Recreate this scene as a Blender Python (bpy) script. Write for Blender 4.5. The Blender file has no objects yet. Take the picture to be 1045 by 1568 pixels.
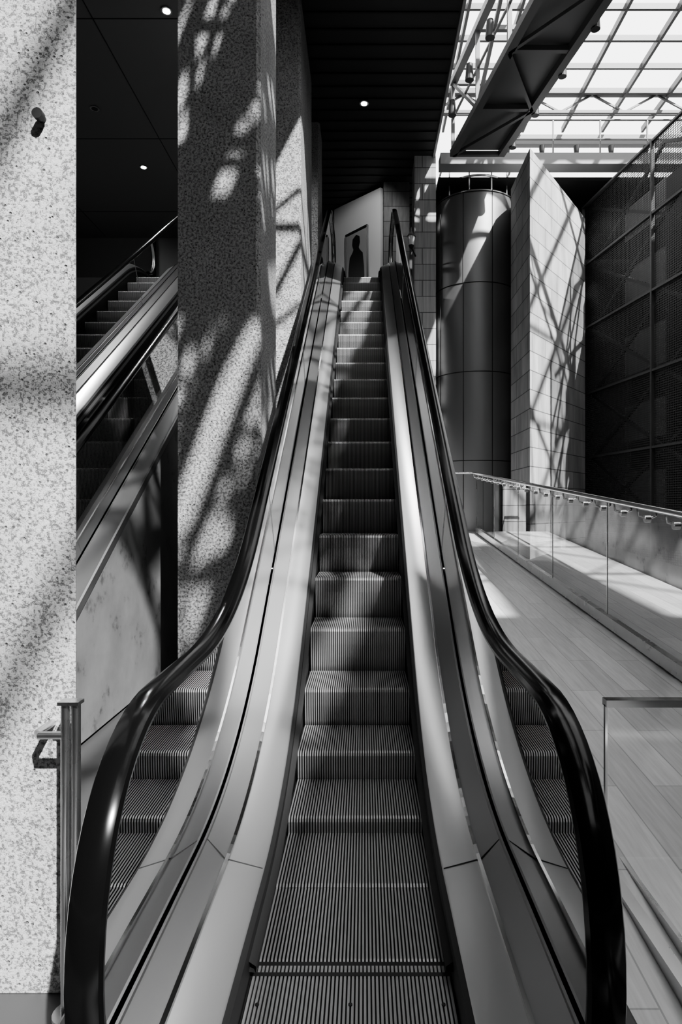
import bpy, bmesh, math, random
from mathutils import Vector
random.seed(3)
F=985.0; H=1.45; CX=0.04
def U(u,v,Y):
    return Vector((CX+(u-558)*Y/F, Y, H-(v-778)*Y/F))
C=bpy.context.scene.collection
try:
    bpy.context.scene.view_settings.view_transform='AgX'
    bpy.context.scene.view_settings.look='AgX - Medium High Contrast'
except Exception: pass
# ---------------- materials ----------------
def mat(name,col=.5,rough=.5,metal=0.0,build=None,spec=.5):
    m=bpy.data.materials.new(name); m.use_nodes=True
    nt=m.node_tree; b=nt.nodes['Principled BSDF']
    b.inputs['Base Color'].default_value=(col,col,col,1)
    b.inputs['Roughness'].default_value=rough
    b.inputs['Metallic'].default_value=metal
    b.inputs['Specular IOR Level'].default_value=spec
    if build: build(nt,b)
    return m
def N(nt,t,**k):
    n=nt.nodes.new(t)
    for a,v in k.items():
        if a in n.inputs.keys(): n.inputs[a].default_value=v
        else: setattr(n,a,v)
    return n
def ramp(nt,src,stops):
    r=nt.nodes.new('ShaderNodeValToRGB')
    while len(r.color_ramp.elements)<len(stops): r.color_ramp.elements.new(.5)
    for e,(p,c) in zip(r.color_ramp.elements,stops):
        e.position=p; e.color=(c,c,c,1)
    nt.links.new(src,r.inputs[0]); return r
def conc(base,pit,scale,strength=.6,dark=.25,p0=.30,p1=.42,vs=.35):
    def f(nt,b):
        tc=N(nt,'ShaderNodeTexCoord')
        n1=N(nt,'ShaderNodeTexNoise',Scale=scale,Detail=6.0,Roughness=.7)
        n2=N(nt,'ShaderNodeTexNoise',Scale=3.0,Detail=3.0)
        vo=N(nt,'ShaderNodeTexVoronoi',Scale=scale*vs)
        for n in (n1,n2,vo): nt.links.new(tc.outputs['Object'],n.inputs['Vector'])
        r1=ramp(nt,n1.outputs[0],[(p0,dark),(p1,.85),(.7,1.0)])
        r2=ramp(nt,n2.outputs[0],[(.3,.85),(.7,1.1)])
        rv=ramp(nt,vo.outputs['Distance'],[(.08,pit),(.18,1.0)])
        m1=N(nt,'ShaderNodeMixRGB',blend_type='MULTIPLY'); m1.inputs[0].default_value=1
        nt.links.new(r1.outputs[0],m1.inputs[1]); nt.links.new(rv.outputs[0],m1.inputs[2])
        m2=N(nt,'ShaderNodeMixRGB',blend_type='MULTIPLY'); m2.inputs[0].default_value=1
        nt.links.new(m1.outputs[0],m2.inputs[1]); nt.links.new(r2.outputs[0],m2.inputs[2])
        m3=N(nt,'ShaderNodeMixRGB',blend_type='MULTIPLY'); m3.inputs[0].default_value=1
        m3.inputs[2].default_value=(base,base,base,1)
        nt.links.new(m2.outputs[0],m3.inputs[1])
        nt.links.new(m3.outputs[0],b.inputs['Base Color'])
        bp=N(nt,'ShaderNodeBump',Strength=strength,Distance=.009)
        nt.links.new(m1.outputs[0],bp.inputs['Height']); nt.links.new(bp.outputs[0],b.inputs['Normal'])
    return f
M_conc=mat('bush_hammered_concrete',.6,.95,build=conc(.58,.32,110,.9,.32,.35,.48,.3))
M_conc2=mat('rough_concrete',.5,.95,build=conc(.44,.25,52,1.0,.32,.36,.5,.45))
def wallcoord(nt,rot=False):
    tc=N(nt,'ShaderNodeTexCoord'); s=N(nt,'ShaderNodeSeparateXYZ'); nt.links.new(tc.outputs['Object'],s.inputs[0])
    a=N(nt,'ShaderNodeMath',operation='ADD'); nt.links.new(s.outputs[0],a.inputs[0]); nt.links.new(s.outputs[1],a.inputs[1])
    c=N(nt,'ShaderNodeCombineXYZ')
    nt.links.new(a.outputs[0],c.inputs[0]); nt.links.new(s.outputs[2],c.inputs[1])
    return c.outputs[0]
def stone(c1,c2):
    def f(nt,b):
        br=N(nt,'ShaderNodeTexBrick'); br.inputs['Scale'].default_value=1
        br.inputs['Brick Width'].default_value=.75; br.inputs['Row Height'].default_value=.30
        br.inputs['Mortar Size'].default_value=.008
        br.inputs['Color1'].default_value=(c1,c1,c1,1); br.inputs['Color2'].default_value=(c2,c2,c2,1)
        mo=c2*.4
        br.inputs['Mortar'].default_value=(mo,mo,mo,1)
        nt.links.new(wallcoord(nt),br.inputs['Vector'])
        n=N(nt,'ShaderNodeTexNoise',Scale=9.0,Detail=8.0); r=ramp(nt,n.outputs[0],[(.3,.7),(.7,1.1)])
        m=N(nt,'ShaderNodeMixRGB',blend_type='MULTIPLY'); m.inputs[0].default_value=1
        nt.links.new(br.outputs[0],m.inputs[1]); nt.links.new(r.outputs[0],m.inputs[2]); nt.links.new(m.outputs[0],b.inputs['Base Color'])
        bp=N(nt,'ShaderNodeBump',Strength=.5,Distance=.01); nt.links.new(m.outputs[0],bp.inputs['Height']); nt.links.new(bp.outputs[0],b.inputs['Normal'])
    return f
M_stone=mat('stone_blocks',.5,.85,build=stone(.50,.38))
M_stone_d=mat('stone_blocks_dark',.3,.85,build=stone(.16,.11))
def planks(nt,b):
    tc=N(nt,'ShaderNodeTexCoord'); mp=N(nt,'ShaderNodeMapping'); mp.inputs['Rotation'].default_value=(0,0,math.pi/2)
    nt.links.new(tc.outputs['Object'],mp.inputs[0])
    br=N(nt,'ShaderNodeTexBrick'); br.inputs['Scale'].default_value=1
    br.inputs['Brick Width'].default_value=1.1; br.inputs['Row Height'].default_value=.16; br.inputs['Mortar Size'].default_value=.003
    br.inputs['Color1'].default_value=(.68,.68,.68,1); br.inputs['Color2'].default_value=(.50,.50,.50,1); br.inputs['Mortar'].default_value=(.34,.34,.34,1)
    nt.links.new(mp.outputs[0],br.inputs['Vector'])
    mp2=N(nt,'ShaderNodeMapping'); mp2.inputs['Scale'].default_value=(30,2,2); nt.links.new(tc.outputs['Object'],mp2.inputs[0])
    n=N(nt,'ShaderNodeTexNoise',Scale=2.0,Detail=5.0); nt.links.new(mp2.outputs[0],n.inputs['Vector'])
    r=ramp(nt,n.outputs[0],[(.3,.85),(.7,1.08)])
    m=N(nt,'ShaderNodeMixRGB',blend_type='MULTIPLY'); m.inputs[0].default_value=1
    nt.links.new(br.outputs[0],m.inputs[1]); nt.links.new(r.outputs[0],m.inputs[2]); nt.links.new(m.outputs[0],b.inputs['Base Color'])
M_wood=mat('pale_wood_planks',.45,.35,build=planks)
def brushed(nt,b):
    tc=N(nt,'ShaderNodeTexCoord'); n=N(nt,'ShaderNodeTexNoise',Scale=3.0,Detail=4.0); nt.links.new(tc.outputs['Object'],n.inputs['Vector'])
    r=ramp(nt,n.outputs[0],[(.3,.22),(.7,.36)]); nt.links.new(r.outputs[0],b.inputs['Roughness'])
M_steel=mat('brushed_steel',.62,.3,1.0,build=brushed)
M_deck=mat('satin_aluminium_deck',.64,.31,.92)
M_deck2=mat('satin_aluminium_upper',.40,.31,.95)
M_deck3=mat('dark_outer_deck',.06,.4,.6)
M_drum=mat('drum_metal_cladding',.34,.46,.85)
M_chrome=mat('polished_steel',.8,.12,1.0)
M_rubber=mat('black_rubber_handrail',.004,.16,0,spec=.22)
M_black=mat('black_paint',.012,.5)
M_brush=mat('black_brush',.01,.9)
M_ceil=mat('black_slat_ceiling',.03,.6)
M_ceil2=mat('dark_panel_ceiling',.16,.7)
M_dark=mat('dark_wall',.03,.7)
M_dwall=mat('charcoal_wall',.25,.7)
M_grey=mat('grey_cladding',.16,.5,.2,build=conc(.24,.9,4,.05))
M_rib=mat('step_rib_aluminium',.42,.42,.6)
M_riser=mat('step_rib_dark',.30,.45,.6)
M_groove=mat('step_groove',.010,.7)
M_truss=mat('truss_paint',.15,.5,.2)
M_frame=mat('screen_frame_paint',.07,.5,.2)
M_white=mat('white_plaster',.6,.8)
M_mull=mat('skylight_frame_paint',.13,.5,.2)
M_beam=mat('grey_beam',.3,.6)
M_rear=mat('rear_panel',.28,.6)
M_plate=mat('landing_plate_dark',.12,.5,.6)
M_side=mat('side_floor_stone',.08,.75,spec=.2)
M_soffit=mat('black_soffit',.02,.6)
def glass(name,tint,base=.04,rough=.0,k=1.7):
    m=bpy.data.materials.new(name); m.use_nodes=True; nt=m.node_tree; nt.nodes.clear()
    o=N(nt,'ShaderNodeOutputMaterial'); t=N(nt,'ShaderNodeBsdfTransparent'); t.inputs[0].default_value=(tint,tint,tint,1)
    g=N(nt,'ShaderNodeBsdfGlossy'); g.inputs['Roughness'].default_value=rough; g.inputs[0].default_value=(1,1,1,1)
    fr=N(nt,'ShaderNodeFresnel',IOR=1.5)
    mu=N(nt,'ShaderNodeMath',operation='MULTIPLY'); mu.inputs[1].default_value=k; mu.use_clamp=True
    nt.links.new(fr.outputs[0],mu.inputs[0])
    x=N(nt,'ShaderNodeMixShader'); nt.links.new(mu.outputs[0],x.inputs[0]); nt.links.new(t.outputs[0],x.inputs[1]); nt.links.new(g.outputs[0],x.inputs[2]); nt.links.new(x.outputs[0],o.inputs[0])
    return m
M_glass=glass('clear_balustrade_glass',.6)
M_glass2=glass('railing_glass',.80,k=.55)
M_glass3=glass('guard_glass',.94,k=1.2)
def perfm():
    m=bpy.data.materials.new('perforated_metal'); m.use_nodes=True; nt=m.node_tree; b=nt.nodes['Principled BSDF']; o=nt.nodes['Material Output']
    b.inputs['Base Color'].default_value=(.04,.04,.04,1); b.inputs['Roughness'].default_value=.5; b.inputs['Metallic'].default_value=.3
    w=wallcoord(nt)
    mp=N(nt,'ShaderNodeVectorMath',operation='SCALE'); mp.inputs['Scale'].default_value=28; nt.links.new(w,mp.inputs[0])
    fr=N(nt,'ShaderNodeVectorMath',operation='FRACTION'); nt.links.new(mp.outputs[0],fr.inputs[0])
    su=N(nt,'ShaderNodeVectorMath',operation='DISTANCE'); nt.links.new(fr.outputs[0],su.inputs[0]); su.inputs[1].default_value=(.5,.5,0)
    lt=N(nt,'ShaderNodeMath',operation='LESS_THAN'); nt.links.new(su.outputs['Value'],lt.inputs[0]); lt.inputs[1].default_value=.35
    t=N(nt,'ShaderNodeBsdfTransparent'); x=N(nt,'ShaderNodeMixShader')
    nt.links.new(lt.outputs[0],x.inputs[0]); nt.links.new(b.outputs[0],x.inputs[1]); nt.links.new(t.outputs[0],x.inputs[2]); nt.links.new(x.outputs[0],o.inputs[0])
    return m
M_perf=perfm()
def emit(name,s):
    m=bpy.data.materials.new(name); m.use_nodes=True; b=m.node_tree.nodes['Principled BSDF']
    b.inputs['Emission Color'].default_value=(1,1,1,1); b.inputs['Emission Strength'].default_value=s; return m
M_lamp=emit('downlight_glow',12)
# ---------------- mesh helpers ----------------
def obj(name,vs,fs,m,parent=None,smooth=False,mats=None,mi=None):
    me=bpy.data.meshes.new(name); me.from_pydata([tuple(v) for v in vs],[],fs)
    for x in (mats or [m]): me.materials.append(x)
    if mi: me.polygons.foreach_set('material_index',mi)
    if smooth:
        me.polygons.foreach_set('use_smooth',[True]*len(me.polygons))
        try: me.set_sharp_from_angle(angle=.6)
        except Exception: pass
    bm=bmesh.new(); bm.from_mesh(me); bmesh.ops.recalc_face_normals(bm,faces=bm.faces); bm.to_mesh(me); bm.free()
    o=bpy.data.objects.new(name,me); C.objects.link(o)
    if parent: o.parent=parent
    return o
class G:
    def __init__(s): s.v=[]; s.f=[]
    def quad(s,*p):
        n=len(s.v); s.v+=[tuple(q) for q in p]; s.f.append(tuple(range(n,n+len(p))))
    def box(s,x0,x1,y0,y1,z0,z1):
        n=len(s.v)
        s.v+=[(x0,y0,z0),(x1,y0,z0),(x1,y1,z0),(x0,y1,z0),(x0,y0,z1),(x1,y0,z1),(x1,y1,z1),(x0,y1,z1)]
        s.f+=[tuple(n+i for i in q) for q in ((0,3,2,1),(4,5,6,7),(0,1,5,4),(1,2,6,5),(2,3,7,6),(3,0,4,7))]
    def prism(s,poly,z0,z1):
        n=len(s.v); k=len(poly)
        z1s=z1 if isinstance(z1,(list,tuple)) else [z1]*k
        s.v+=[(p[0],p[1],z0) for p in poly]+[(p[0],p[1],z1s[i]) for i,p in enumerate(poly)]
        s.f.append(tuple(n+i for i in range(k))[::-1]); s.f.append(tuple(n+k+i for i in range(k)))
        for i in range(k):
            j=(i+1)%k; s.f.append((n+i,n+j,n+k+j,n+k+i))
    def bar(s,a,b,w,h=None,sides=4):
        a=Vector(a); b=Vector(b); h=h or w; d=(b-a).normalized()
        up=Vector((0,0,1)) if abs(d.z)<.95 else Vector((0,1,0))
        r=d.cross(up).normalized(); u=r.cross(d)
        n=len(s.v)
        for p in (a,b):
            for i in range(sides):
                t=2*math.pi*(i+.5)/sides; k=(1/math.cos(math.pi/4)) if sides==4 else 1
                s.v.append(tuple(p+r*math.cos(t)*w/2*k+u*math.sin(t)*h/2*k))
        for i in range(sides):
            j=(i+1)%sides; s.f.append((n+i,n+j,n+sides+j,n+sides+i))
        s.f.append(tuple(n+i for i in range(sides))); s.f.append(tuple(n+sides+i for i in range(sides)))
    def cyl(s,c,r,z0,z1,seg=24,r2=None):
        n=len(s.v); r2=r if r2 is None else r2
        for z,rr in((z0,r),(z1,r2)):
            for i in range(seg):
                t=2*math.pi*i/seg; s.v.append((c[0]+rr*math.cos(t),c[1]+rr*math.sin(t),z))
        for i in range(seg):
            j=(i+1)%seg; s.f.append((n+i,n+j,n+seg+j,n+seg+i))
        s.f.append(tuple(n+i for i in range(seg))); s.f.append(tuple(n+seg+i for i in range(seg)))
    def tube(s,pts,r,sides=10,closed=False):
        n=len(s.v); P=[Vector(p) for p in pts]; k=len(P)
        for i,p in enumerate(P):
            a=P[i-1] if (i>0 or closed) else p; b=P[(i+1)%k] if (i<k-1 or closed) else p
            d=(b-a).normalized(); up=Vector((0,0,1)) if abs(d.z)<.9 else Vector((1,0,0))
            rr=d.cross(up).normalized(); u=rr.cross(d)
            for q in range(sides):
                t=2*math.pi*q/sides; s.v.append(tuple(p+rr*math.cos(t)*r+u*math.sin(t)*r))
        for i in range(k if closed else k-1):
            for q in range(sides):
                w=(q+1)%sides; i2=(i+1)%k
                s.f.append((n+i*sides+q,n+i*sides+w,n+i2*sides+w,n+i2*sides+q))
    def make(s,name,m,parent=None,smooth=False): return obj(name,s.v,s.f,m,parent,smooth)
def empty(name):
    e=bpy.data.objects.new(name,None); C.objects.link(e); return e
# ---------------- escalator ----------------
SL=.692
def blend(Y,lo,c,hi,w1,w2):
    ya=(lo-c)/SL; yb=(hi-c)/SL
    if Y<ya-w1: return lo
    if Y<ya+w1: return lo+SL*(Y-ya+w1)**2/(4*w1)
    if Y<yb-w2: return SL*Y+c
    if Y<yb+w2: return hi-SL*(yb+w2-Y)**2/(4*w2)
    return hi
ZU=5.5
base=lambda Y: blend(Y,0,-2.06,ZU,.7,.5)
nose=lambda Y: blend(Y,0,-2.11,ZU,.8,.5)
hand=lambda Y: blend(Y,.92,-1.06,6.62,.6,.25)
def ylist(a,b):
    L=[a]; y=a
    while y<b-1e-6:
        st=.06 if (y<3.8 or y>10) else .4
        y=min(b,y+st); L.append(y)
    return L
def sweepv(name,prof,Ys,fn,m,parent,smooth=True,closed=False):
    v=[];f=[];k=len(prof)
    for Y in Ys:
        for x,dz in prof:
            v.append((x,Y,(fn(Y)+dz) if dz is not None else 0.0))
    for i in range(len(Ys)-1):
        for j in range(k if closed else k-1):
            j2=(j+1)%k
            f.append((i*k+j,i*k+j2,(i+1)*k+j2,(i+1)*k+j))
    return obj(name,v,f,m,parent,smooth)
def step_mesh():
    W=.305; pitch=.0122; n=int(2*W/pitch)
    prof=[(.405,0),(.02,0),(.004,-.006),(0,-.02),(.004,-.10),(.018,-.19),(.045,-.30)]
    inn=[(.405,-.012),(.03,-.012),(.018,-.016),(.013,-.03),(.016,-.10),(.03,-.19),(.057,-.30)]
    v=[];f=[];mi=[]
    for j,(y,z) in enumerate(inn):
        v+=[(-W,y,z),(W,y,z)]
    for j in range(len(inn)-1):
        f.append((2*j,2*j+1,2*j+3,2*j+2)); mi.append(0)
    for i in range(n):
        xc=-W+pitch*(i+.5)+(2*W-n*pitch)/2
        a,b=xc-.0033,xc+.0033
        s=len(v); K=len(prof)
        for (y,z),(yi,zi) in zip(prof,inn):
            v+=[(a,y,z),(b,y,z),(a-.001,yi,zi),(b+.001,yi,zi)]
        for j in range(K-1):
            q=s+4*j; m_=1 if j<3 else 2
            f.append((q,q+1,q+5,q+4)); mi.append(m_)
            f.append((q,q+4,q+6,q+2)); mi.append(0)
            f.append((q+1,q+3,q+7,q+5)); mi.append(0)
    me=bpy.data.meshes.new('step'); me.from_pydata(v,[],f)
    for x in (M_groove,M_rib,M_riser): me.materials.append(x)
    me.polygons.foreach_set('material_index',mi); me.update()
    return me
STEP=step_mesh()
def escalator(cx):
    E=empty('escalator')
    Y0=1.36
    Ys=ylist(Y0,12.4)
    GX=.555
    for s,nm in((-1,'left'),(1,'right')):
        S=lambda P:[(s*x,z) for x,z in P]
        sweepv('skirt_'+nm,S([(.31,-.30),(.31,.115),(.325,.13)]),Ys,base,M_black,E,smooth=False)
        sweepv('inner_deck_low_'+nm,S([(.325,.13),(.33,.137),(.445,.192)]),Ys,base,M_deck,E)
        sweepv('deck_bead_'+nm,S([(.443,.188),(.443,.203),(.455,.206),(.455,.19)]),Ys,base,M_chrome,E,smooth=False)
        sweepv('inner_deck_high_'+nm,S([(.455,.192),(.54,.222),(.54,.235),(.548,.235)]),Ys,base,M_deck2,E)
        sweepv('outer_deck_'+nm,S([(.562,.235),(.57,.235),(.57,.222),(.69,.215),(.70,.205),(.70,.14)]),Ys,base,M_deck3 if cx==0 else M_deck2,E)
        sweepv('side_cladding_'+nm,S([(.695,.15),(.695,None)]),Ys,base,M_grey,E,smooth=False)
        sweepv('brush_'+nm,S([(.31,.045),(.288,.04),(.288,.06),(.31,.075)]),ylist(1.95,11.6),base,M_brush,E,smooth=False)
        g=G(); g.quad(*[(s*x,Y0,z) for x,z in [(.31,0),(.325,.13),(.445,.192),(.555,.235),(.70,.2),(.70,0)]]); g.make('deck_end_'+nm,M_plate,E)
        g=G()
        g.bar((s*.33,2.34,.139),(s*.443,2.30,.193),.003); g.bar((s*.456,2.30,.195),(s*.54,2.38,.224),.003)
        g.make('deck_joints_'+nm,M_black,E)
        A_,B1,B2=.50,.50,.41; yc=1.87; zc=.42; R=.35
        path=[]
        for i in range(12):
            t=math.pi/2*(1-i/12)
            path.append((yc-A_*math.cos(t),zc-B2*math.sin(t)))
        for i in range(15):
            t=math.pi/2*i/15
            path.append((yc-A_*math.cos(t)**.9,zc+B1*math.sin(t)**.9))
        path+= [(Y,hand(Y)) for Y in ylist(1.9,12.2)]
        yc2=12.2; zt2=hand(12.2)
        for i in range(1,15):
            t=math.pi/2-math.pi*i/14
            path.append((yc2+R*math.cos(t),zt2-R+R*math.sin(t)))
        P=[Vector((s*GX,y,z)) for y,z in path]
        def sweep(prof,name,m,closed=True):
            v=[];f=[];k=len(prof)
            for i,p in enumerate(P):
                d=(P[min(i+1,len(P)-1)]-P[max(i-1,0)]).normalized()
                nn=Vector((0,-d.z,d.y))
                for x,n_ in prof: v.append(p+Vector((x,0,0))+nn*n_)
            for i in range(len(P)-1):
                for j in range(k if closed else k-1):
                    j2=(j+1)%k; f.append((i*k+j,i*k+j2,(i+1)*k+j2,(i+1)*k+j))
            return obj(name,v,f,m,E,True)
        sweep([(-.030,-.012),(-.040,-.004),(-.042,.008),(-.036,.020),(-.02,.028),(0,.030),(.02,.028),(.036,.020),(.042,.008),(.040,-.004),(.030,-.012)],'handrail_belt_'+nm,M_rubber)
        sweep([(-.022,-.012),(-.022,-.018),(-.012,-.026),(.012,-.026),(.022,-.018),(.022,-.012)],'handrail_guide_'+nm,M_steel)
        v=[];f=[]
        gy=[yc-A_+.03+.02*i for i in range(0,24)]+ylist(1.87,12.2)
        for Y in gy:
            if Y<yc:
                q=math.sqrt(max(0,1-((yc-Y)/(A_-.025))**2))
                lo=max(base(Y)+.22,zc-(B2-.03)*q); hi=zc+(B1-.03)*q**.9
            else: lo=base(Y)+.22; hi=hand(Y)-.02
            if hi<lo: hi=lo
            v+=[(s*GX,Y,lo),(s*GX,Y,hi)]
        for i in range(len(gy)-1): f.append((2*i,2*i+2,2*i+3,2*i+1))
        n=len(v)
        arc=[(12.2+.32*math.cos(t),zt2-R+.32*math.sin(t)) for t in [math.pi/2-math.pi*i/12 for i in range(13)]]
        v+=[(s*GX,y,z) for y,z in arc]; f.append(tuple(range(n,n+13)))
        obj('glass_panel_'+nm,v,f,M_glass,E)
        g=G()
        for Y in (4.3,6.5,8.7):
            dx=.002*s
            g.bar((s*GX-dx,Y,base(Y)+.22),(s*GX-dx,Y-.35,hand(Y-.35)-.03),.0025)
        g.make('glass_joints_'+nm,M_steel,E)
    k=0; Y=2.05
    while Y<11.6:
        o=bpy.data.objects.new('step_%d'%k,STEP); C.objects.link(o); o.parent=E; o.location=(0,Y,nose(Y)); k+=1; Y+=.4
    sweepv('step_underpan',[(-.31,-.32),(.31,-.32)],ylist(2.6,11.6),nose,M_black,E)
    g=G(); g.box(-.31,.31,Y0,2.05,-.02,.004)
    g.make('comb_base',M_groove,E)
    g=G()
    for i in range(50):
        x=-.305+.0122*(i+.5); g.box(x-.0036,x+.0036,Y0,2.02,.004,.013)
    g.make('comb_teeth',M_rib,E)
    g=G(); g.box(-.31,.31,1.975,1.99,.004,.014); g.make('comb_edge',M_black,E)
    g=G()
    for x in (-.27,0.0,.27): g.cyl((x,1.86),.006,.012,.016,10)
    g.make('comb_screws',M_black,E)
    g=G(); g.box(-.31,.31,11.6,12.4,ZU-.05,ZU+.005); g.make('upper_landing_plate',M_plate,E)
    E.location=(cx,0,0)
    return E
escalator(0); escalator(-2.40)
# ---------------- shell ----------------
g=G(); g.box(-7,8.9,-8,15.6,-.25,-.022); g.make('floor',M_plate)
g=G(); g.box(-1.1,.72,-1.0,1.355,-.021,0.002); g.make('landing_floor_plate',M_plate)
def rz(Y): return .02+.088*Y
XR=lambda Y: 2.02
ys=[-2,0,4,8,11.5]
vs=[];fs=[]
for Y in ys: vs+=[(.72,Y,max(0,rz(Y))),(XR(Y),Y,max(0,rz(Y))),(XR(Y),Y,-.02),(.72,Y,-.02)]
for i in range(len(ys)-1):
    for j in range(4): fs.append((4*i+j,4*i+(j+1)%4,4*i+4+(j+1)%4,4*i+4+j))
fs+=[(0,1,2,3),(16,17,18,19)]
obj('ramp_floor',vs,fs,M_wood)
vs=[]
for Y in (-2,4,13.5): vs+=[(XR(Y)+.12,Y,max(0,rz(Y)-.25)),(8.8,Y,max(0,rz(Y)-.25))]
obj('floor_side_walk',vs,[(0,1,3,2),(2,3,5,4)],M_side)
g=G(); g.box(-7.2,-7,-8,15.6,0,9.8); g.make('wall_left',M_dwall)
g=G(); g.box(8.9,9.1,-8,15.6,0,9.7); g.make('wall_right',M_beam)
g=G(); g.box(-7,8.9,-8.2,-8,0,9.7); g.make('wall_near',M_dark)
g=G(); g.box(-7,-.9,15.6,15.8,0,9.3); g.make('wall_far',M_dwall)
g=G(); g.box(-.9,8.9,15.6,15.8,0,9.3); g.make('wall_far_dark',M_dark)
g=G(); g.box(-7,-3.12,11.3,15.6,ZU-.5,ZU); g.box(-1.68,-.72,11.7,15.6,ZU-.5,ZU); g.box(.72,1.35,12.6,15.6,ZU-.5,ZU); g.box(-3.12,.72,12.41,15.6,ZU-.5,ZU)
g.make('floor_upper',M_dark)
g=G(); g.box(-.9,1.32,7.2,15.6,8.02,9.0); g.make('ceiling_soffit',M_ceil)
g=G(); g.box(-7,-.901,7.2,15.6,8.0,9.0); g.make('ceiling',M_ceil2)
g=G()
for y in (8.6,11.4,14.2): g.box(-7,-.95,y,y+.012,7.994,8.0)
for x in (-6.2,-3.6): g.box(x,x+.012,7.2,15.5,7.994,8.0)
g.make('ceiling_joints',M_black)
g=G()
y=7.3
while y<15.5:
    g.box(-.9,1.3,y,y+.03,8.0,8.02); y+=.3
g.make('ceiling_slats',M_black)
g=G(); g.box(1.32,1.36,7.2,15.6,7.98,9.0); g.make('trim_1',M_beam)
for u,w in((255,15),(145,165),(220,255),(558,157)):
    Y=F*(8-H)/(778-w); p=U(u,w,Y)
    e=empty('recessed_downlight'); e.location=(p.x,p.y,7.992)
    g=G(); g.cyl((0,0),.075,-.012,.0,24); g.make('trim_ring',M_steel,e)
    g=G(); g.cyl((0,0),.05,-.016,-.011,20); g.make('lens',M_lamp if u!=145 else M_dark,e)
    if u in(255,220):
        pl=bpy.data.lights.new('bulb','SPOT'); pl.energy=500; pl.spot_size=2.7; pl.spot_blend=.5; pl.shadow_soft_size=.05
        po=bpy.data.objects.new('bulb',pl); C.objects.link(po); po.parent=e; po.location=(0,0,-.03)
sl=bpy.data.lights.new('gallery_fill_lamp','SPOT'); sl.energy=110; sl.spot_size=1.1; sl.spot_blend=.6; sl.shadow_soft_size=.06  # added lamp without a fixture, brightens the white gallery wall
slo=bpy.data.objects.new('gallery_fill_lamp',sl); C.objects.link(slo); slo.location=(.1,11.2,7.9)
slo.rotation_euler=(Vector((0,11.2,7.9))-Vector((-.05,13.5,6.8))).to_track_quat('Z','Y').to_euler()
def wp(u,w,a=Vector((.37,13.0,0)),b=Vector((-.75,14.3,0)),off=0):
    dx=(u-558)/F; d=b-a; n=Vector((-d.y,d.x,0)); n.normalize()
    if n.y>0: n=-n
    a2=a+n*off
    Y=(n.dot(a2)-n.x*CX)/(n.x*dx+n.y)
    return U(u,w,Y)
tl=wp(512,321); tr=wp(583,287)
g=G()
g.prism([(tl.x,tl.y),(tr.x,tr.y),(tr.x+.05,tr.y+.05),(tl.x+.05,tl.y+.08)],ZU,[tl.z,tr.z,tr.z,tl.z]); g.make('wall_gallery_white',M_white)
e=empty('framed_poster')
A=wp(530,357,off=.02); B=wp(563,350,off=.02)
pz0=6.05; pz1=(A.z+B.z)/2
def PP(s,z,o=0):
    n=Vector((-(B-A).y,(B-A).x,0)).normalized(); n=-n if n.y>0 else n
    p=A+(B-A)*s+n*o; return (p.x,p.y,z)
g=G(); g.quad(PP(0,pz0),PP(1,pz0),PP(1,pz1),PP(0,pz1)); g.make('print',mat('poster_grey',.3,.6),e)
g=G()
for a,b in((PP(0,pz0),PP(1,pz0)),(PP(1,pz0),PP(1,pz1)),(PP(1,pz1),PP(0,pz1)),(PP(0,pz1),PP(0,pz0))): g.bar(a,b,.04)
g.make('frame',M_black,e)
sil=[(.12,0),(.88,0),(.86,.35),(.80,.58),(.66,.66),(.62,.70),(.68,.78),(.66,.88),(.5,.93),(.34,.88),(.32,.78),(.38,.70),(.34,.66),(.20,.58),(.14,.35)]
g=G(); g.quad(*[PP(s,pz0+t*(pz1-pz0),.01) for s,t in sil]); g.make('portrait_figure',M_black,e)
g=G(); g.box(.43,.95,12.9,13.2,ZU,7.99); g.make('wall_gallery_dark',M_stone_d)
# ---------------- pillars ----------------
g=G(); g.prism([(-1.7,1.95),(-.835,1.95),(-.86,1.99),(-1.08,2.5),(-1.7,2.5)],-.02,9.7); g.make('concrete_column',M_conc)
def pillar(y0,y1,xr=-.77,xl=-1.41):
    g=G(); g.prism([(xl,y0),(xr-.03,y0),(xr,y0+.04),(xr,y1),(xl,y1)],-.02,7.99 if y0>7 else 9.7); return g.make('concrete_pillar',M_conc2)
pillar(5.0,5.9); pillar(8.22,9.9); pillar(10.9,11.5,-.715)
e=empty('wall_spigot'); p=U(65,183,1.95)
g=G(); g.bar((p.x,1.96,p.z),(p.x,1.925,p.z),.024,sides=14); g.bar((p.x,1.935,p.z),(p.x,1.915,p.z),.032,sides=14); g.make('rod',M_black,e,True)
e=empty('steel_guard_post')
g=G(); g.cyl((-.815,1.84),.013,0,.895,16); g.cyl((-.785,1.84),.013,0,.895,16); g.box(-.83,-.77,1.82,1.86,.89,.90)
g.make('tubes',M_steel,e,True)
g=G(); g.tube([(-.905,1.955,.80),(-.905,1.86,.80),(-.89,1.84,.80),(-.815,1.84,.80)],.011,12); g.cyl((-.8,1.84),.05,0,.01,20); g.make('bracket',M_steel,e,True)
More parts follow.
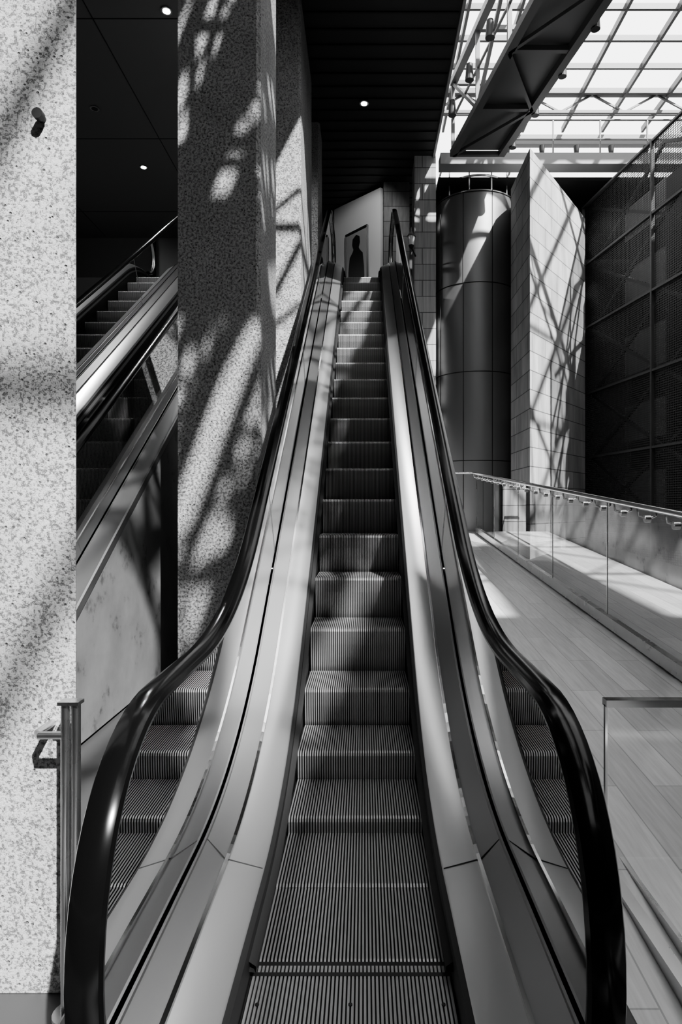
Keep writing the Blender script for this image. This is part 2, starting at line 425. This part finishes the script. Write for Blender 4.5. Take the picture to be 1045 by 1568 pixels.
# ---------------- stone column, drum, stone wall ----------------
g=G(); g.box(.98,1.38,12.0,12.58,0,8.7); g.make('stone_column',M_stone)
g=G(); g.prism([(2.62,10.0),(4.2,12.1),(4.2,12.5),(2.95,12.5),(2.62,11.3)],-.02,[7.05,6.9,6.9,7.0,7.05]); g.make('stone_wall_pier',M_stone)
e=empty('metal_clad_drum'); dc=(2.16,12.35); R=.76
g=G(); g.cyl(dc,R,-.02,7.2,72); g.make('cladding',M_drum,e,True)
g=G()
for z in (7.17,5.53,3.92,2.31,.7):
    g.tube([(dc[0]+(R+.002)*math.cos(t),dc[1]+(R+.002)*math.sin(t),z) for t in [2*math.pi*i/72 for i in range(72)]],.009,6,True)
for i in range(4):
    t=math.radians(-35-i*40); x=dc[0]+(R+.001)*math.cos(t); y=dc[1]+(R+.001)*math.sin(t)
    g.bar((x,y,0),(x,y,7.2),.012)
g.make('panel_seams',M_black,e)
g=G()
for z in (7.5,7.85): g.tube([(dc[0]+(R-.1)*math.cos(t),dc[1]+(R-.1)*math.sin(t),z) for t in [2*math.pi*i/48 for i in range(48)]],.02,6,True)
for i in range(10):
    t=2*math.pi*i/10; g.bar((dc[0]+(R-.1)*math.cos(t),dc[1]+(R-.1)*math.sin(t),7.2),(dc[0]+(R-.1)*math.cos(t),dc[1]+(R-.1)*math.sin(t),7.85),.02)
g.make('top_guardrail',M_steel,e)
e=empty('wall_lantern'); L=Vector((.90,11.75,6.25))
g=G(); g.cyl((L.x,L.y),.05,L.z,L.z+.16,8,.07); g.make('glass_body',mat('lantern_glass',.7,.2),e)
g=G(); g.cyl((L.x,L.y),.085,L.z+.16,L.z+.26,8,.01); g.cyl((L.x,L.y),.03,L.z-.05,L.z,8,.05); g.bar((L.x,L.y,L.z-.03),(L.x+.1,12.0,L.z-.1),.02); g.bar((L.x,L.y,L.z+.25),(L.x,L.y,L.z+.33),.015); g.make('frame',M_black,e)
# ---------------- perforated screen wall ----------------
e=empty('perforated_screen_wall')
def SW(Y,z,off=0): return (4.25+.14*(12.3-Y)+off,Y,z)
Yn=7.75; top=7.2
g=G(); g.quad(SW(12.3,0),SW(Yn,0),SW(Yn,top),SW(12.3,top)); g.make('mesh_skin',M_perf,e)
g=G()
zs=[top-.02,6.05,4.85,3.6,2.4,1.2]
for z in zs: g.bar(SW(12.3,z,-.02),SW(Yn,z,-.02),.05,.035)
Yc=[12.3,10.05,7.75]
for Y in Yc: g.bar(SW(Y,0,-.02),SW(Y,top,-.02),.05)
g.make('frame_rails',M_frame,e)
g=G()
for i in range(2):
    for j in range(5):
        ya,yb=Yc[i],Yc[i+1]; za,zb=zs[j],zs[j+1]
        g.bar(SW(ya,za,.18),SW(yb,zb,.18),.05); g.bar(SW(ya,zb,.18),SW(yb,za,.18),.05)
g.make('rear_braces',M_frame,e)
g=G()
for i in range(2):
    for j in range(5):
        ya,yb=Yc[i]-.5,Yc[i+1]+.5; za,zb=zs[j]-.3,zs[j+1]+.25
        g.quad(SW(ya,za,.5),SW(yb,za,.5),SW(yb,zb,.5),SW(ya,zb,.5))
g.make('rear_panels',M_rear,e)
g=G(); g.quad(SW(12.3,0,.9),SW(Yn,0,.9),SW(Yn,top,.9),SW(12.3,top,.9)); g.make('rear_wall',M_dark,e)
# ---------------- gallery beam ----------------
e=empty('gallery_beam')
g=G(); g.box(1.4,8.8,11.45,11.75,7.58,7.78); g.box(1.4,8.8,13.3,15.5,7.50,7.6); g.make('slab_edge',M_beam,e)
g=G(); g.box(1.4,8.8,11.76,15.5,7.44,7.50); g.make('slab_soffit',M_soffit,e)
g=G(); g.box(2.0,8.8,13.6,13.75,9.15,9.35); g.box(2.0,8.8,13.6,13.7,8.8,8.9)
g.make('clerestory_rail',M_beam,e)
g=G()
for z in (8.1,8.45): g.tube([(2.6,11.6,z),(8.8,11.6,z)],.018,8)
for i in range(8): g.bar((2.6+i*.85,11.6,7.78),(2.6+i*.85,11.6,8.45),.025)
g.make('gallery_guardrail',M_truss,e)
g=G()
for i in range(5): g.cyl((2.6+i*.62,11.5),.04,7.78,7.92,12,.055)
g.make('spot_fixtures',M_black,e)
# ---------------- box trusses ----------------
def truss(y0,y1,n,xo,z0,z1,deck,dw=.4):
    e=empty('truss_or_shade_caster')
    def TT(Y,s,z): return (1.62+xo+.84*s-.16*(Y-11),Y,z)
    g=G()
    for s in (0,1):
        for z in (z0,z1): g.bar(TT(y0,s,z),TT(y1,s,z),.11,.11)
    st=(y1-y0)/n
    for i in range(n+1):
        Y=y0+i*st
        for s in (0,1): g.bar(TT(Y,s,z0),TT(Y,s,z1),.06)
        for z in (z0,z1): g.bar(TT(Y,0,z),TT(Y,1,z),.07)
        if i<n:
            for s in (0,1):
                g.bar(TT(Y,s,z0 if i%2 else z1),TT(Y+st,s,z1 if i%2 else z0),.05)
                g.bar(TT(Y,s,(z0+z1)/2),TT(Y+st,s,(z0+z1)/2),.03)
            g.bar(TT(Y,i%2,z0-.03),TT(Y+st,1-i%2,z0-.03),.05)
    g.make('chords_and_braces',M_truss,e)
    if deck:
        g=G(); g.quad(TT(y0,0.04,z0+.06),TT(y1,0.04,z0+.06),TT(y1,.96,z0+.06),TT(y0,.96,z0+.06)); g.make('walkway_or_shade_deck',M_truss,e)
        g=G()
        for i in range(6):
            Y=10.9-i*.9; x,_,_=TT(Y,-.12,0); g.cyl((x,Y),.07,8.1,8.35,12,.05); x,_,_=TT(Y,1.1,0); g.cyl((x,Y),.06,7.55,7.75,12,.05)
        g.make('spotlights',M_black,e)
    else:
        g=G(); g.quad(TT(y0,.05,z0+.06),TT(y1,.05,z0+.06),TT(y1,dw,z0+.06),TT(y0,dw,z0+.06)); g.make('walkway_or_shade_deck',M_truss,e)  # opaque strip that widens the shadow of the added trusses
truss(1.0,11.2,8,0,7.62,8.85,True)
truss(-1.1,3.6,5,-2.5,8.0,8.9,False)  # added out of view, casts diagonal shadow bands on the front pillar
truss(-2.1,2.0,4,-1.0,8.0,8.9,False,.35)  # another unseen addition, shades the lower part of the front pillar
# ---------------- skylight ----------------
e=empty('skylight')
g=G(); zt=9.8
x=.9
while x<9: g.bar((x,-8,zt),(x,7.2 if x<1.2 else 14.2,zt),.05,.12); x+=.88
y=-7.4
while y<14.3:
    g.bar((.9 if y<7.2 else 1.3,y,zt),(8.9,y,zt),.05,.10); y+=.72 if y>7.4 else 2.28
g.make('glazing_bars',M_mull,e)
g=G()  # unseen crossed bars added to throw diagonal shadows on the pillars
y=-3
while y<5:
    x=.9
    while x<8.0:
        g.bar((x,y,zt-.05),(x+1.76,y+2.28,zt-.05),.05); g.bar((x+1.76,y,zt-.05),(x,y+2.28,zt-.05),.05); x+=1.76
    y+=2.28
g.make('shadow_cross_bars',M_mull,e)
g=G()
for Y in (6.2,9.6,13.0):
    xs=-3 if Y<7 else 1.4
    g.bar((xs,Y,zt-.35),(8.9,Y,zt-.35),.06); g.bar((xs,Y,zt+.02),(8.9,Y,zt+.02),.09)
    for i in range(9):
        if -2.5+i*1.3<xs: continue
        g.bar((-2.5+i*1.3,Y,zt-.35),(-1.85+i*1.3,Y,zt),.035); g.bar((-1.85+i*1.3,Y,zt),(-1.2+i*1.3,Y,zt-.35),.035)
g.make('tie_trusses',M_mull,e)
g=G(); g.box(.9,2.9,-1.2,-.4,9.9,10.0); g.box(4.8,8.9,-8,-2.8,9.9,10.0); g.box(6.2,8.9,-2.8,1.5,9.9,10.0)  # unseen panels added to shade the pillar, floor and lower steps
g.prism([(4.3,-2.79),(5.4,-2.79),(4.2,2.6),(3.2,2.6)],9.9,10.0)  # slanted panel added to keep sun off right deck and steps
g.make('unseen_shade_panels',M_dark,e)
g=G(); g.box(-7,.9,-8,7.2,9.72,9.9); g.make('roof_left',M_beam)  # unseen roof, widened to block sun from the second escalator
# ---------------- ramp railing ----------------
e=empty('glass_ramp_railing')
def RR(Y,z,dx=0): return (XR(Y)+dx,Y,rz(Y)+z)
ya,yb=2.2,11.3
g=G()
pan=[ya+i*(yb-ya)/6 for i in range(7)]
for i in range(6):
    g.quad(RR(pan[i]+.01,.06),RR(pan[i+1]-.01,.06),RR(pan[i+1]-.01,1.02),RR(pan[i]+.01,1.02))
g.make('glass_panels',M_glass2,e)
g=G()
for i in range(7): g.bar(RR(pan[i],.06),RR(pan[i],1.02),.008)
g.make('glass_edges',M_steel,e)
g=G(); g.tube([RR(ya,1.05,-.07),RR(yb-.1,1.05,-.07),RR(yb,1.05,-.12),RR(yb,1.05,-.5)],.022,12)
for i in range(22):
    Y=ya+.2+i*(yb-ya-.3)/21
    g.tube([RR(Y,1.04,-.07),RR(Y,.98,-.06),RR(Y,.96,0)],.009,8)
    a=Vector(RR(Y,.96,.02)); b=Vector(RR(Y,.96,-.02)); g.bar(a,b,.05,sides=14)
g.make('handrail',M_chrome,e,True)
g=G(); g.bar(RR(ya,.06,0),RR(yb,.06,0),.05,.09); g.make('base_shoe',M_steel,e)
g=G(); g.bar(RR(ya,-.08,.07),RR(yb,-.08,.07),.09,.16); g.make('base_kerb',M_black,e)
e=empty('glass_guard_panel')
g=G(); g.quad((.90,2.26,.225),(1.9,2.26,.225),(1.9,2.26,.76),(.90,2.26,.76)); g.make('glass',M_glass3,e)
g=G(); g.box(.885,1.9,2.24,2.28,.755,.78); g.box(.885,.893,2.252,2.268,.19,.76); g.make('rail',M_chrome,e)
g=G(); g.box(.86,.90,.3,2.27,.0,.215); g.box(.94,.955,.3,2.27,.0,.22); g.make('floor_channel',M_steel,e)
# ---------------- light ----------------
sun=bpy.data.lights.new('sun','SUN'); sun.energy=13.5; sun.angle=.013
so=bpy.data.objects.new('sun',sun); C.objects.link(so)
so.rotation_euler=Vector((.36,-.62,.70)).to_track_quat('Z','Y').to_euler()
w=bpy.data.worlds.new('sky'); bpy.context.scene.world=w; w.use_nodes=True
bg=w.node_tree.nodes['Background']; bg.inputs[0].default_value=(1,1,1,1); bg.inputs[1].default_value=3.4
# ---------------- camera ----------------
cd=bpy.data.cameras.new('camera'); co=bpy.data.objects.new('camera',cd); C.objects.link(co)
cd.sensor_fit='VERTICAL'; cd.sensor_height=36; cd.lens=F/1568*36
cd.shift_x=-35.5/1568; cd.shift_y=-6/1568
cd.clip_start=.05
co.location=(CX,0,H); co.rotation_euler=(math.pi/2,0,0)
bpy.context.scene.camera=co
